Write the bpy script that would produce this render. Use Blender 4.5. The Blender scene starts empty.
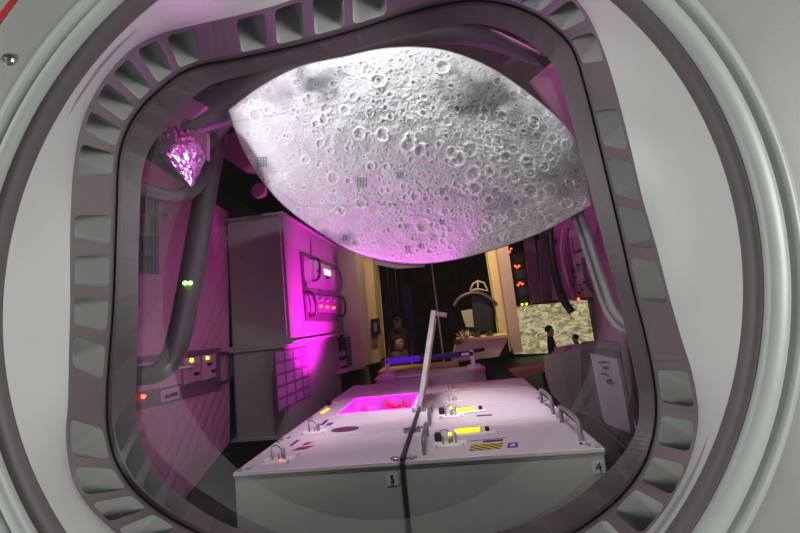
import bpy, bmesh, math, random
import numpy as np
from mathutils import Vector, Matrix
random.seed(4); rng = np.random.default_rng(7)
COL = bpy.context.scene.collection
PI = math.pi
# ------------------------------------------------------------------ camera pose and survey helpers
F = 390.0
def nrm(v):
    v = np.array(v, float); return v/np.linalg.norm(v)
AY = nrm((50, 49, F)); _u = np.array((-307., -2845., F)); AZ = nrm(_u-_u.dot(AY)*AY); AX = np.cross(AY, AZ)
ROT = np.array([AX, AY, AZ]); CAM = np.array((0, 0, 1.45))
def ray(px, py): return ROT @ np.array(((px-400)/F, (py-266.5)/F, 1.))
def hz(px, py, z): return CAM + ray(px, py)*z          # point of the hatch assembly, z metres into the port
def onz(px, py, z):
    d = ray(px, py); return CAM + d*((z-CAM[2])/d[2])
def ony(px, py, y):
    d = ray(px, py); return CAM + d*(y/d[1])
def onx(px, py, x):
    d = ray(px, py); return CAM + d*(x/d[0])
DEEP = ROT @ np.array((0, 0, 1.)); RIGHT = ROT @ np.array((1., 0, 0)); DOWN = ROT @ np.array((0, 1., 0))

# ------------------------------------------------------------------ materials
def srgb(c):
    return tuple((x/255/12.92 if x/255 <= .04045 else ((x/255+.055)/1.055)**2.4) for x in c)
MATS = {}
def mat(name, c, rough=.5, metal=0., emit=None, es=0., noise=0., nscale=30., bump=0., bscale=200., spec=.5):
    if name in MATS: return MATS[name]
    m = bpy.data.materials.new(name); m.use_nodes = True; nt = m.node_tree; b = nt.nodes['Principled BSDF']
    col = (*srgb(c), 1)
    b.inputs['Base Color'].default_value = col; b.inputs['Roughness'].default_value = rough
    b.inputs['Metallic'].default_value = metal; b.inputs['Specular IOR Level'].default_value = spec
    tc = nt.nodes.new('ShaderNodeTexCoord')
    if noise > 0:
        n = nt.nodes.new('ShaderNodeTexNoise'); n.inputs['Scale'].default_value = nscale; n.inputs['Detail'].default_value = 5
        nt.links.new(tc.outputs['Object'], n.inputs['Vector'])
        r = nt.nodes.new('ShaderNodeMapRange'); r.inputs[1].default_value = .3; r.inputs[2].default_value = .7
        r.inputs[3].default_value = 1-noise; r.inputs[4].default_value = 1+noise*.6
        nt.links.new(n.outputs['Fac'], r.inputs[0])
        mx = nt.nodes.new('ShaderNodeVectorMath'); mx.operation = 'SCALE'; mx.inputs[0].default_value = col[:3]
        nt.links.new(r.outputs[0], mx.inputs['Scale']); nt.links.new(mx.outputs[0], b.inputs['Base Color'])
    if bump > 0:
        n = nt.nodes.new('ShaderNodeTexNoise'); n.inputs['Scale'].default_value = bscale; n.inputs['Detail'].default_value = 4
        nt.links.new(tc.outputs['Object'], n.inputs['Vector'])
        bp = nt.nodes.new('ShaderNodeBump'); bp.inputs['Strength'].default_value = bump; bp.inputs['Distance'].default_value = .01
        nt.links.new(n.outputs['Fac'], bp.inputs['Height']); nt.links.new(bp.outputs[0], b.inputs['Normal'])
    if emit:
        b.inputs['Emission Color'].default_value = (*srgb(emit), 1); b.inputs['Emission Strength'].default_value = es
    MATS[name] = m; return m
M_wall = mat('wall paint', (130, 134, 130), .55, noise=.06, nscale=8, bump=.15, bscale=400)
M_ring = mat('ring paint', (160, 166, 162), .42, noise=.04, nscale=12)
M_groove = mat('groove rubber', (80, 80, 78), .6)
M_gasket = mat('gasket', (84, 76, 80), .55)
M_shell = mat('bezel plastic', (186, 190, 186), .42, noise=.05, nscale=5, bump=.06, bscale=150)
M_pock = mat('shaded pocket wall', (96, 86, 92), .5, noise=.05, nscale=9)  # same plastic as the bezel; its shade is put into this colour
M_line = mat('liner', (92, 82, 89), .45, noise=.05, nscale=9)
M_black = mat('black', (12, 12, 13), .5)
M_dark = mat('dark metal', (48, 46, 50), .4, noise=.1, nscale=20)
M_rub = mat('black rubber', (22, 21, 23), .45)
M_lid = mat('lid paint', (205, 200, 205), .45, noise=.03, nscale=25, bump=.05, bscale=500)
M_edge = mat('lid edge', (240, 240, 240), .4)
M_body = mat('container paint', (198, 201, 190), .55, noise=.04, nscale=30, bump=.1, bscale=500)
M_cab = mat('cabinet paint', (145, 142, 141), .6, noise=.07, nscale=12)
M_steel = mat('steel', (190, 190, 195), .28, metal=1., noise=.05, nscale=40)
M_sat = mat('satin metal', (150, 150, 152), .38, metal=.6)
M_white = mat('white plastic', (225, 225, 225), .5)
M_cream = mat('cream panel', (205, 185, 140), .6, noise=.06, nscale=10)
M_greyp = mat('grey panel', (170, 150, 145), .6, noise=.06, nscale=10)
M_hall = mat('hall wall', (62, 54, 44), .8, noise=.35, nscale=4)
M_floor = mat('dark floor', (40, 36, 38), .55, noise=.2, nscale=6)
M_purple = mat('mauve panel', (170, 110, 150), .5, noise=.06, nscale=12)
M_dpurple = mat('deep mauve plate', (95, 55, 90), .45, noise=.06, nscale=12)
M_yel = mat('yellow display', (230, 230, 40), .4, emit=(240, 235, 20), es=1.0)
M_red = mat('red sticker', (150, 30, 40), .5)
M_blue = mat('blue sticker', (40, 60, 160), .5)
M_navy = mat('navy sticker', (60, 50, 110), .5, noise=.6, nscale=60)
M_ink = mat('ink', (20, 20, 22), .6)
M_ledr = mat('red led', (255, 90, 60), .4, emit=(255, 70, 40), es=7)
M_ledy = mat('yellow led', (255, 240, 60), .4, emit=(250, 240, 40), es=5)
M_ledg = mat('green led', (150, 255, 120), .4, emit=(140, 255, 100), es=6)
M_ledw = mat('lit display', (220, 200, 255), .4, emit=(215, 200, 255), es=2.5)
M_mag = mat('magenta led strip', (255, 60, 255), .4, emit=(255, 20, 255), es=5)
M_chamber = mat('chamber lining', (215, 150, 215), .5)
M_leaf = mat('red lettuce', (190, 30, 35), .6, noise=.3, nscale=60, emit=(200, 20, 30), es=.0)
M_foil = mat('foil', (190, 110, 190), .3, metal=1., bump=.8, bscale=45)
M_skin = mat('skin', (190, 140, 110), .6)
M_hair = mat('hair', (40, 28, 22), .7)
M_shirt = mat('dark shirt', (45, 38, 48), .8)
M_shirt2 = mat('grey shirt', (90, 84, 84), .8)
M_redline = mat('red paint', (150, 30, 30), .5)
def quilt():
    m = mat('quilted fabric', (165, 98, 140), .75); nt = m.node_tree; b = nt.nodes['Principled BSDF']
    tc = nt.nodes.new('ShaderNodeTexCoord')
    mp = nt.nodes.new('ShaderNodeMapping'); mp.inputs['Rotation'].default_value = (math.radians(40), 0, 0)
    nt.links.new(tc.outputs['Object'], mp.inputs[0])
    w = nt.nodes.new('ShaderNodeTexWave'); w.bands_direction = 'Y'; w.inputs['Scale'].default_value = 4.2; w.inputs['Distortion'].default_value = .8
    w.inputs['Detail'].default_value = 1
    nt.links.new(mp.outputs[0], w.inputs['Vector'])
    p = nt.nodes.new('ShaderNodeMath'); p.operation = 'POWER'; p.inputs[1].default_value = .35
    nt.links.new(w.outputs['Fac'], p.inputs[0])
    bp = nt.nodes.new('ShaderNodeBump'); bp.inputs['Strength'].default_value = .5; bp.inputs['Distance'].default_value = .012
    nt.links.new(p.outputs[0], bp.inputs['Height']); nt.links.new(bp.outputs[0], b.inputs['Normal'])
    return m
M_quilt = quilt()
def glass():
    m = bpy.data.materials.new('window glass'); m.use_nodes = True; nt = m.node_tree; nt.nodes.clear()
    o = nt.nodes.new('ShaderNodeOutputMaterial'); mx = nt.nodes.new('ShaderNodeMixShader')
    t = nt.nodes.new('ShaderNodeBsdfTransparent'); t.inputs[0].default_value = (.95, .95, .95, 1)
    g = nt.nodes.new('ShaderNodeBsdfGlossy'); g.inputs['Roughness'].default_value = .01
    f = nt.nodes.new('ShaderNodeFresnel'); f.inputs[0].default_value = 1.5
    k = nt.nodes.new('ShaderNodeMath'); k.operation = 'MULTIPLY'; k.inputs[1].default_value = 1.9
    nt.links.new(f.outputs[0], k.inputs[0]); nt.links.new(k.outputs[0], mx.inputs[0])
    nt.links.new(t.outputs[0], mx.inputs[1]); nt.links.new(g.outputs[0], mx.inputs[2]); nt.links.new(mx.outputs[0], o.inputs[0])
    return m
M_glass = glass()
def hazard():
    m = mat('hazard stripes', (200, 200, 40), .5); nt = m.node_tree; b = nt.nodes['Principled BSDF']
    tc = nt.nodes.new('ShaderNodeTexCoord')
    w = nt.nodes.new('ShaderNodeTexWave'); w.bands_direction = 'DIAGONAL'; w.inputs['Scale'].default_value = 16
    nt.links.new(tc.outputs['Object'], w.inputs['Vector'])
    r = nt.nodes.new('ShaderNodeValToRGB'); r.color_ramp.interpolation = 'CONSTANT'
    r.color_ramp.elements[0].color = (.01, .01, .01, 1); r.color_ramp.elements[1].position = .5; r.color_ramp.elements[1].color = (*srgb((215, 205, 50)), 1)
    nt.links.new(w.outputs['Fac'], r.inputs[0]); nt.links.new(r.outputs[0], b.inputs['Base Color']); return m
M_haz = hazard()
def moonscape():
    m = mat('glowing lunar landscape panel', (40, 40, 35), .6); nt = m.node_tree; b = nt.nodes['Principled BSDF']
    tc = nt.nodes.new('ShaderNodeTexCoord')
    n = nt.nodes.new('ShaderNodeTexNoise'); n.inputs['Scale'].default_value = 4.5; n.inputs['Detail'].default_value = 8; n.inputs['Roughness'].default_value = .62; n.inputs['Distortion'].default_value = 1.2
    mp = nt.nodes.new('ShaderNodeMapping'); mp.inputs['Scale'].default_value = (1, 1, 1.8)
    nt.links.new(tc.outputs['Object'], mp.inputs[0]); nt.links.new(mp.outputs[0], n.inputs['Vector'])
    r = nt.nodes.new('ShaderNodeValToRGB'); r.color_ramp.elements[0].position = .36; r.color_ramp.elements[0].color = (*srgb((92, 84, 66)), 1)
    r.color_ramp.elements[1].position = .6; r.color_ramp.elements[1].color = (*srgb((205, 196, 150)), 1)
    e = r.color_ramp.elements.new(.47); e.color = (*srgb((150, 140, 105)), 1)
    nt.links.new(n.outputs['Fac'], r.inputs[0])
    nt.links.new(r.outputs[0], b.inputs['Emission Color']); b.inputs['Emission Strength'].default_value = 1.0
    return m
M_scape = moonscape()

# ------------------------------------------------------------------ object helpers
def tag(o, label=None, cat=None, group=None, kind=None):
    if label: o['label'] = label
    if cat: o['category'] = cat
    if group: o['group'] = group
    if kind: o['kind'] = kind
    return o
WLOC = {}
def empty(name, loc, label, cat, group=None):
    o = bpy.data.objects.new(name, None); COL.objects.link(o); o.location = tuple(loc); o.empty_display_size = .05
    WLOC[o.name] = Vector(loc); return tag(o, label, cat, group)
def link_mesh(name, me, parent):
    o = bpy.data.objects.new(name, me); COL.objects.link(o)
    if parent is not None: o.parent = parent
    WLOC[o.name] = WLOC[parent.name].copy() if parent is not None else Vector((0, 0, 0))
    return o
def mesh(name, verts, faces, m, parent=None, smooth=False, bevel=0, recalc=True, base=None):
    me = bpy.data.meshes.new(name)
    off = WLOC[parent.name] if parent is not None else Vector(base if base is not None else (0, 0, 0))
    me.from_pydata([tuple(Vector(v)-off) for v in verts], [], faces)
    bm = bmesh.new(); bm.from_mesh(me)
    if bevel > 0:
        bmesh.ops.bevel(bm, geom=[e for e in bm.edges], offset=bevel, segments=2, affect='EDGES', clamp_overlap=True)
    if recalc: bmesh.ops.recalc_face_normals(bm, faces=bm.faces)
    bm.to_mesh(me); bm.free()
    me.materials.append(m)
    if smooth:
        for p in me.polygons: p.use_smooth = True
    o = link_mesh(name, me, parent)
    if parent is None: o.location = off; WLOC[o.name] = Vector(off)
    return o
def extr(pts, vec):
    """closed polygon (world points) swept along vec -> verts, faces"""
    n = len(pts); v = [np.array(p, float) for p in pts]; w = [p+np.array(vec, float) for p in v]
    f = [tuple(range(n)), tuple(range(2*n-1, n-1, -1))] + [(i, (i+1) % n, n+(i+1) % n, n+i) for i in range(n)]
    return v+w, f
def slab(name, pts, vec, m, parent=None, bevel=0, smooth=False):
    v, f = extr(pts, vec)
    b = None
    if parent is None:
        a = np.array(v); b = (a[:, 0].mean(), a[:, 1].mean(), a[:, 2].min())
    return mesh(name, v, f, m, parent, smooth, bevel, base=b)
def box(name, lo, hi, m, parent=None, bevel=0):
    x0, y0, z0 = lo; x1, y1, z1 = hi
    return slab(name, [(x0, y0, z0), (x1, y0, z0), (x1, y1, z0), (x0, y1, z0)], (0, 0, z1-z0), m, parent, bevel)
def tube(name, pts, rad, m, parent=None, seg=12, closed=False, flat=1.0, smoothn=0):
    P = [np.array(p, float) for p in pts]
    for _ in range(smoothn):
        Q = [P[0]]
        for a, b in zip(P[:-1], P[1:]): Q += [a*.75+b*.25, a*.25+b*.75]
        Q.append(P[-1]); P = Q
    rads = rad if hasattr(rad, '__len__') else None
    n = len(P); V = []; Fc = []
    prev = None
    for i in range(n):
        a = P[max(i-1, 0)]; b = P[min(i+1, n-1)]; t = nrm(b-a)
        if prev is None:
            ref = np.array((0, 0, 1.)) if abs(t[2]) < .9 else np.array((1., 0, 0)); u = nrm(np.cross(t, ref))
        else: u = nrm(prev-t*prev.dot(t))
        prev = u; w = np.cross(t, u)
        r = rad if rads is None else np.interp(i/(n-1), np.linspace(0, 1, len(rad)), rad)
        for k in range(seg):
            an = 2*PI*k/seg; V.append(P[i]+r*(math.cos(an)*u+flat*math.sin(an)*w))
    for i in range(n-1):
        for k in range(seg): Fc.append((i*seg+k, i*seg+(k+1) % seg, (i+1)*seg+(k+1) % seg, (i+1)*seg+k))
    Fc += [tuple(range(seg)), tuple(range((n-1)*seg, n*seg))]
    o = mesh(name, V, Fc, m, parent, True, base=P[0] if parent is None else None)
    return o
def disc(name, c, nv, r, h, m, parent=None, seg=16, prof=None):
    """short turned body: base centre c, axis nv; prof list of (radius factor, height factor)"""
    nv = nrm(nv); ref = np.array((0, 0, 1.)) if abs(nv[2]) < .9 else np.array((1., 0, 0)); u = nrm(np.cross(nv, ref)); w = np.cross(nv, u)
    prof = prof or [(1, 0), (1, .7), (.85, 1), (.4, 1)]
    V = []; Fc = []
    for a, b in prof:
        for k in range(seg):
            an = 2*PI*k/seg; V.append(np.array(c)+r*a*(math.cos(an)*u+math.sin(an)*w)+nv*h*b)
    L = len(prof)
    for i in range(L-1):
        for k in range(seg): Fc.append((i*seg+k, i*seg+(k+1) % seg, (i+1)*seg+(k+1) % seg, (i+1)*seg+k))
    Fc += [tuple(range(seg)), tuple(range((L-1)*seg, L*seg))]
    return mesh(name, V, Fc, m, parent, False)
def text_part(name, s, size, origin, xdir, ydir, m, parent):
    cu = bpy.data.curves.new('t', 'FONT'); cu.body = s; cu.size = size; cu.align_x = 'CENTER'; cu.align_y = 'CENTER'; cu.extrude = .0006
    t = bpy.data.objects.new('t', cu); COL.objects.link(t); bpy.context.view_layer.update()
    me = bpy.data.meshes.new_from_object(t.evaluated_get(bpy.context.evaluated_depsgraph_get()))
    bpy.data.objects.remove(t)
    x = Vector(xdir).normalized(); y = Vector(ydir).normalized(); z = x.cross(y)
    off = WLOC[parent.name]
    for v in me.vertices: v.co = Vector(origin)+x*v.co.x+y*v.co.y+z*v.co.z-off
    me.materials.clear(); me.materials.append(m)
    return link_mesh(name, me, parent)
def struct(o): return tag(o, kind='structure')

# ------------------------------------------------------------------ the porthole in the outer wall
HC = (373.0, 290.0); Z0 = .72
def oval(t): return (393.7-8*math.cos(2*t)-7*math.sin(2*t)+16*math.sin(t))/385
def ringpts(rpx, z, n=160):
    k = min(max((rpx-386)/16, 0), 1); cx, cy = HC[0]+5*k, HC[1]+4*k      # the outer mouldings sit slightly eccentric
    return [hz(400+((cx-400)+rpx*oval(a)*math.cos(a))*Z0/z, 266.5+((cy-266.5)+rpx*oval(a)*math.sin(a))*Z0/z, z) for a in [2*PI*i/n for i in range(n)]]
def loft(rings, closed_profile=False):
    V = []; Fc = []; n = len(rings[0])
    for r in rings: V += list(r)
    L = len(rings)
    for i in range(L if closed_profile else L-1):
        j = (i+1) % L
        for k in range(n): Fc.append((i*n+k, i*n+(k+1) % n, j*n+(k+1) % n, j*n+k))
    return V, Fc
# outer wall: a slab with a round hole
def wall():
    n = 160; hole = ringpts(419, Z0, n); hb = ringpts(419, Z0+.12, n)
    out = []
    for i in range(n):
        a = 2*PI*i/n; c, s = math.cos(a), math.sin(a); k = 1/max(abs(c), abs(s))
        out.append(hz(HC[0]+c*k*1350, HC[1]+s*k*900, Z0))
    ob = [p+DEEP*.12 for p in out]
    V, Fc = loft([out, hole, hb, ob], True)
    return struct(mesh('wall_front', V, Fc, M_wall, None, base=hz(400, 700, Z0)))
wall()
port = empty('porthole_window', hz(HC[0], HC[1], Z0), 'large round grey porthole frame with pocketed inner rim filling the view', 'porthole')
V, Fc = loft([ringpts(425, Z0-.002), ringpts(423, Z0-.012), ringpts(414, Z0-.016), ringpts(413, Z0+.004), ringpts(402, Z0+.004), ringpts(401, Z0-.022),
              ringpts(396, Z0-.027), ringpts(388, Z0-.024), ringpts(385, Z0-.014), ringpts(385, Z0+.05), ringpts(425, Z0+.05)], True)
o = mesh('outer_ring', V, Fc, M_ring, port, True)
V, Fc = loft([ringpts(413.2, Z0+.0015), ringpts(401.8, Z0+.0015), ringpts(401.8, Z0+.012), ringpts(413.2, Z0+.012)], True)
mesh('groove_seal', V, Fc, M_groove, port)
V, Fc = loft([ringpts(385.5, Z0-.010), ringpts(383, Z0-.012), ringpts(379, Z0-.004), ringpts(375, Z0+.008), ringpts(376, Z0+.014), ringpts(385.5, Z0+.03)], True)
mesh('dark_gasket', V, Fc, M_gasket, port, True)

# rim outlines, measured: outer edge, seam edge, liner edge
OUT = [(70,270),(70,236),(71,205),(73,172),(80,130),(92,98),(110,70),(133,48),(160,34),(195,25),(230,17),(270,7),(310,-6),(365,-20),(420,-34),(480,-42),(535,-32),(566,-10),(586,12),(602,46),(616,90),(630,145),(643,200),(656,245),(669,295),(682,340),(692,372),(698,408),(696,440),(686,475),(666,512),(632,548),(580,585),(510,612),(440,625),(370,630),(290,622),(220,600),(160,566),(118,535),(90,508),(73,480),(66,440),(68,400),(69,350),(70,310)]
SEAM = [(114,270),(115,236),(116,205),(117,172),(120,148),(129,124),(144,103),(160,88),(178,74),(200,64.5),(236,58),(274,50),(312,41),(365,26),(415,10),(465,0),(505,3),(535,14),(556,29),(574,50),(588,95),(599,140),(611,190),(622,237),(634,290),(645,332),(653,370),(657,402),(655,432),(646,462),(628,490),(600,516),(558,542),(505,560),(445,570),(385,573),(310,568),(250,555),(200,535),(163,515),(140,497),(124,478),(111,450),(106,415),(108,365),(112,315)]
LIN = [(138,270),(139,236),(140,205),(142,175),(148,153),(158,136),(170,119),(184,105),(200,92),(219,82),(250,74),(282,67),(316,59),(365,48),(412,35),(460,24),(495,27),(522,38),(541,52),(556,70),(567,105),(578,145),(590,190),(602,237),(616,290),(626,333),(634,370),(639,402),(636,430),(622,455),(600,478),(570,502),(530,522),(490,534),(445,541),(392,545),(325,544),(268,538),(222,522),(190,503),(168,484),(152,464),(142,440),(136,405),(137,360),(138,315)]
def clampr(pts, r):
    o = []
    for x, y in pts:
        d = math.hypot(x-HC[0], y-HC[1])
        rr_ = r*oval(math.atan2(y-HC[1], x-HC[0]))
        if d > rr_: x = HC[0]+(x-HC[0])*rr_/d; y = HC[1]+(y-HC[1])*rr_/d
        o.append((x, y))
    return o
OUT = clampr(OUT, 360)
def spline(P, t):
    n = len(P); t = t % n; i = int(t); f = t-i
    a, b, c, d = (np.array(P[(i+k) % n], float) for k in (-1, 0, 1, 2))
    return .5*((2*b)+(-a+c)*f+(2*a-5*b+4*c-d)*f*f+(-a+3*b-3*c+d)*f**3)
NP = len(OUT); ZO, ZS, ZL = .86, .98, 1.045
def mid(t): return (spline(OUT, t)+spline(SEAM, t))/2
TS = np.linspace(0, NP, 1840, endpoint=False); MID = np.array([mid(t) for t in TS])
def t_of(p): return TS[np.argmin(np.hypot(MID[:, 0]-p[0], MID[:, 1]-p[1]))]
PK = [((95,215),(95,244)),((93,256),(93,286)),((91,298),(91,328)),((89,341),(88,373)),((84,424),(86,460)),((91,469),(99,497)),((105,505),(119,526)),((127,533),(150,552)),
      ((94,174),(95,148)),((98,139),(105,119)),((109,111),(120,93)),((125,87),(140,73)),((147,67),(165,54)),((173,52),(198,44)),
      ((238,35),(266,28)),((275,25),(304,17)),((313,14),(343,5)),((352,2),(386,-8)),
      ((500,-20),(522,-14)),((531,-8),(550,4)),((557,10),(573,26)),((580,36),(593,62)),
      ((606,110),(616,148)),((619,160),(628,197)),((631,208),(640,247)),((644,260),(654,302)),
      ((672,370),(677,405)),((677,418),(672,448)),((668,460),(654,487)),((647,495),(622,518)),((612,525),(580,548)),((565,555),(530,572)),((515,577),(480,587)),((463,590),(428,596)),((412,597),(376,599)),((360,599),(325,596)),((308,594),(274,587)),((258,583),(226,572)),((212,566),(186,554))]
ivs = []
for a, b in PK:
    ta, tb = t_of(a), t_of(b)
    lo, hi = min(ta, tb), max(ta, tb)
    if hi-lo < NP/2: ivs.append((lo, hi))
    else: ivs.append((hi, lo+NP))
ivs.sort()
def wallpt(t, u):
    a = hz(*spline(OUT, t), ZO); b = hz(*spline(SEAM, t), ZS); return a*(1-u)+b*u
def outward(t):
    p = (spline(OUT, t)+spline(SEAM, t))/2-np.array((385., 275.)); d = RIGHT*p[0]+DOWN*p[1]; return d/np.linalg.norm(d)
V = []; Fc = []
def addv(p): V.append(np.array(p)); return len(V)-1
def strip(t0, t1):
    n = max(1, int((t1-t0)/.2)); prev = None
    for i in range(n+1):
        t = t0+(t1-t0)*i/n; c = (addv(wallpt(t, 0)), addv(wallpt(t, 1)))
        if prev: Fc.append((prev[0], prev[1], c[1], c[0]))
        prev = c
cur = ivs[-1][1]-NP
VP_ = []; FP_ = []
for lo, hi in ivs:
    strip(cur, lo); cur = hi
    # cell with a rounded aperture: loop of (t,u) points
    u0, u1 = .09, .88; rt = (hi-lo)*.16; ru = .12; n = 4
    loop = []
    for (tc_, uc, a0) in ((lo+rt, u0+ru, PI), (hi-rt, u0+ru, 1.5*PI), (hi-rt, u1-ru, 0), (lo+rt, u1-ru, .5*PI)):
        for k in range(n): 
            a = a0+.5*PI*k/(n-1); loop.append((tc_+rt*math.cos(a), uc+ru*math.sin(a)))
    li = [addv(wallpt(t, u)) for t, u in loop]
    e = .0
    # frame: edges of the cell along t, sampled so that the curve is followed
    lowr = [addv(wallpt(lo+(hi-lo)*k/3, 0)) for k in range(4)]; upr = [addv(wallpt(lo+(hi-lo)*k/3, 1)) for k in range(4)]
    # loop order: bottom-left corner(0..3) bottom-right(4..7) top-right(8..11) top-left(12..15)
    Fc.append((lowr[0], lowr[1], li[3], li[2], li[1])); Fc.append((lowr[1], lowr[2], li[4], li[3])); Fc.append((lowr[2], lowr[3], li[6], li[5], li[4]))
    Fc.append((lowr[3], upr[3], li[9], li[8], li[7], li[6])); Fc.append((upr[3], upr[2], li[11], li[10], li[9])); Fc.append((upr[2], upr[1], li[12], li[11]))
    Fc.append((upr[1], upr[0], li[14], li[13], li[12])); Fc.append((upr[0], lowr[0], li[1], li[0], li[15], li[14]))
    # recess, radially outwards
    t_m = (lo+hi)/2; ov = outward(t_m)
    m1 = []; 
    b = len(VP_); N = len(loop)
    cen = np.mean([V[i] for i in li], axis=0)
    for i in li: VP_.append(V[i])
    for i in li: VP_.append(cen+(V[i]-cen)*.93+ov*.095)
    for k in range(N): FP_.append((b+k, b+(k+1) % N, b+N+(k+1) % N, b+N+k))
    FP_.append(tuple(b+N+k for k in range(N)))
n0 = len(V)
mesh('pocket_rim', V, Fc, M_pock, port, False, recalc=False)
mesh('pockets', VP_, FP_, mat('shaded pocket plastic', (165, 168, 165), .5), port, False, recalc=False)  # bezel plastic made darker, recess shade mixed into the colour
# smooth crescent surface from the gasket circle down to the rim
T = np.linspace(0, NP, 276, endpoint=False); rings = []
for s in np.linspace(0, 1, 14):
    R_ = []
    for t in T:
        b = spline(OUT, t); a = b-np.array(HC); a = np.array(HC)+a/np.linalg.norm(a)*371*oval(math.atan2(a[1], a[0]))
        pa = hz(a[0], a[1], Z0+.012); pb = hz(b[0], b[1], ZO)
        R_.append(pa*(1-s)+pb*s + DEEP*(.016*math.sin(PI*s) if s < 1 else 0) )
    rings.append(R_)
Vb, Fb = loft(rings)
mesh('bezel', Vb, Fb, M_shell, port, True)
# seam gasket, liner, glass
def loop_at(P, z, scale=1.0):
    return [hz(*( (spline(P, t)-np.array(HC))*scale+np.array(HC) ), z) for t in T]
Vb, Fb = loft([loop_at(SEAM, ZS-.002), loop_at(SEAM, ZS-.002, .992), loop_at(SEAM, ZS+.012, .992), loop_at(SEAM, ZS+.012)], True)
mesh('seam_gasket', Vb, Fb, M_black, port)
Vb, Fb = loft([loop_at(SEAM, ZS+.011), loop_at(LIN, ZL-.02), loop_at(LIN, ZL-.012, 1.0), loop_at(LIN, ZL+.02, 1.03), loop_at(LIN, ZL+.03, 1.06), loop_at(SEAM, ZS+.011, 1.06)], True)
mesh('window_liner', Vb, Fb, M_line, port, False)
g = loop_at(SEAM, ZS+.004); N = len(g)
mesh('glass_pane', g+[hz(400, 290, ZS+.004)], [(i, (i+1) % N, N) for i in range(N)], M_glass, port)

# marks on the outer wall
st = [(-40, 78), (42, -34), (38, -38), (-46, 74)]
struct(slab('trim_1', [hz(x, y, Z0-.001) for x, y in st], DEEP*.004, M_redline))
b_ = disc('bolt', hz(9.5, 60, Z0), -DEEP, 6.2*Z0/F, .006, M_steel, None, 20, [(1, 0), (1, .4), (.8, .9), (.35, 1), (.3, .4)])
tag(b_, 'steel bolt head on the grey outer wall, left of the porthole', 'bolt')

# ------------------------------------------------------------------ the room
def plane_box(name, lo, hi, m): return struct(box(name, lo, hi, m))
plane_box('floor', (-3.2, .9, -.1), (4.2, 13, 0), M_floor)
plane_box('ceiling', (-3.2, 1.0, 3.6), (4.2, 13, 3.7), M_hall)
plane_box('wall_back', (-3.2, 12.6, 0), (4.2, 12.7, 3.6), M_hall)
plane_box('wall_right', (4.1, .9, 0), (4.2, 12.6, 3.6), M_hall)
plane_box('wall_far_left', (-3.2, .9, 0), (-3.1, 12.6, 3.6), M_hall)

# ------------------------------------------------------------------ plant growth containers
XS = (-1.057, -.278, .555); YS = (1.76, 2.22, 2.70, 3.18, 3.60); TOP = .85
def container(x0, x1, y0, y1, name, label, group='growth containers in two columns', cut=None):
    r = empty(name, ((x0+x1)/2, (y0+y1)/2, 0), label, 'container', group)
    g = .004
    if not cut:
        box('body', (x0+g, y0+g, 0), (x1-g, y1-g, TOP-.018), M_body, r, .004)
        box('lid', (x0+.001, y0+.001, TOP-.016), (x1-.001, y1-.001, TOP), M_lid, r, .002)
    for (sx, sy) in ((x0+.02, y0+.02), (x0+.05, y0+.045), (x1-.02, y0+.02), (x1-.05, y0+.045), (x0+.02, y1-.03), (x1-.02, y1-.03)):
        disc('screw', (sx, sy, TOP-.0005), (0, 0, 1), .011, .007, M_steel, r, 12)
    box('edge_strip', (x0+.002, y0-.003, TOP-.012), (x1-.002, y0+.004, TOP+.002), M_edge, r)
    return r
def decal(name, pts, m, parent, h=.0015, z=TOP): return slab(name, [onz(x, y, z+.0003) for x, y in pts], (0, 0, h), m, parent)
def latch(r, cx, cy, s=1.0, led=True, knob=False):
    """small connector block with posts on a white plate; cx, cy on the lid"""
    lpl = box('latch_plate', (cx-.075*s, cy-.035*s, TOP), (cx+.075*s, cy+.045*s, TOP+.004), M_edge, r, .001)
    for dx in (-.062, .062):
        disc('plate_screw', (cx+dx*s, cy-.022*s, TOP+.004), (0, 0, 1), .007*s, .004, M_steel, lpl, 10)
    for dx, dy, h in ((-.03, .01, .045), (.0, .015, .03), (.03, .012, .05), (.012, .03, .035)):
        tube('connector', [(cx+dx*s, cy+dy*s, TOP+.003), (cx+dx*s, cy+dy*s, TOP+h*s)], .006*s, M_steel, lpl, 8)
    tube('wire_loop', [(cx-.03*s, cy+.01*s, TOP+.04*s), (cx-.045*s, cy+.03*s, TOP+.06*s), (cx-.01*s, cy+.03*s, TOP+.065*s), (cx+.012*s, cy+.03*s, TOP+.034*s)], .0035*s, M_steel, lpl, 6, smoothn=2)
    if led: disc('indicator_lamp', (cx+.025*s, cy-.022*s, TOP+.003), (0, 0, 1), .006*s, .006, M_ledr, lpl, 10)
    if knob:
        disc('black_knob', (cx-.055*s, cy+.065*s, TOP), (0, 0, 1), .018*s, .04*s, M_rub, r, 16, [(.8, 0), (1, .1), (1, .85), (.8, 1)])
def grip(r, x, y0, y1, h=.075, rad=.009):
    h2 = tube('grab_handle', [(x, y0, TOP-.002), (x, y0, TOP+h*.7), (x, y0+.02, TOP+h), (x, y1-.02, TOP+h), (x, y1, TOP+h*.7), (x, y1, TOP-.002)], rad, M_sat, r, 10, smoothn=2)
    return h2
def cxy(px, py, z=TOP): p = onz(px, py, z); return p[0], p[1]

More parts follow.
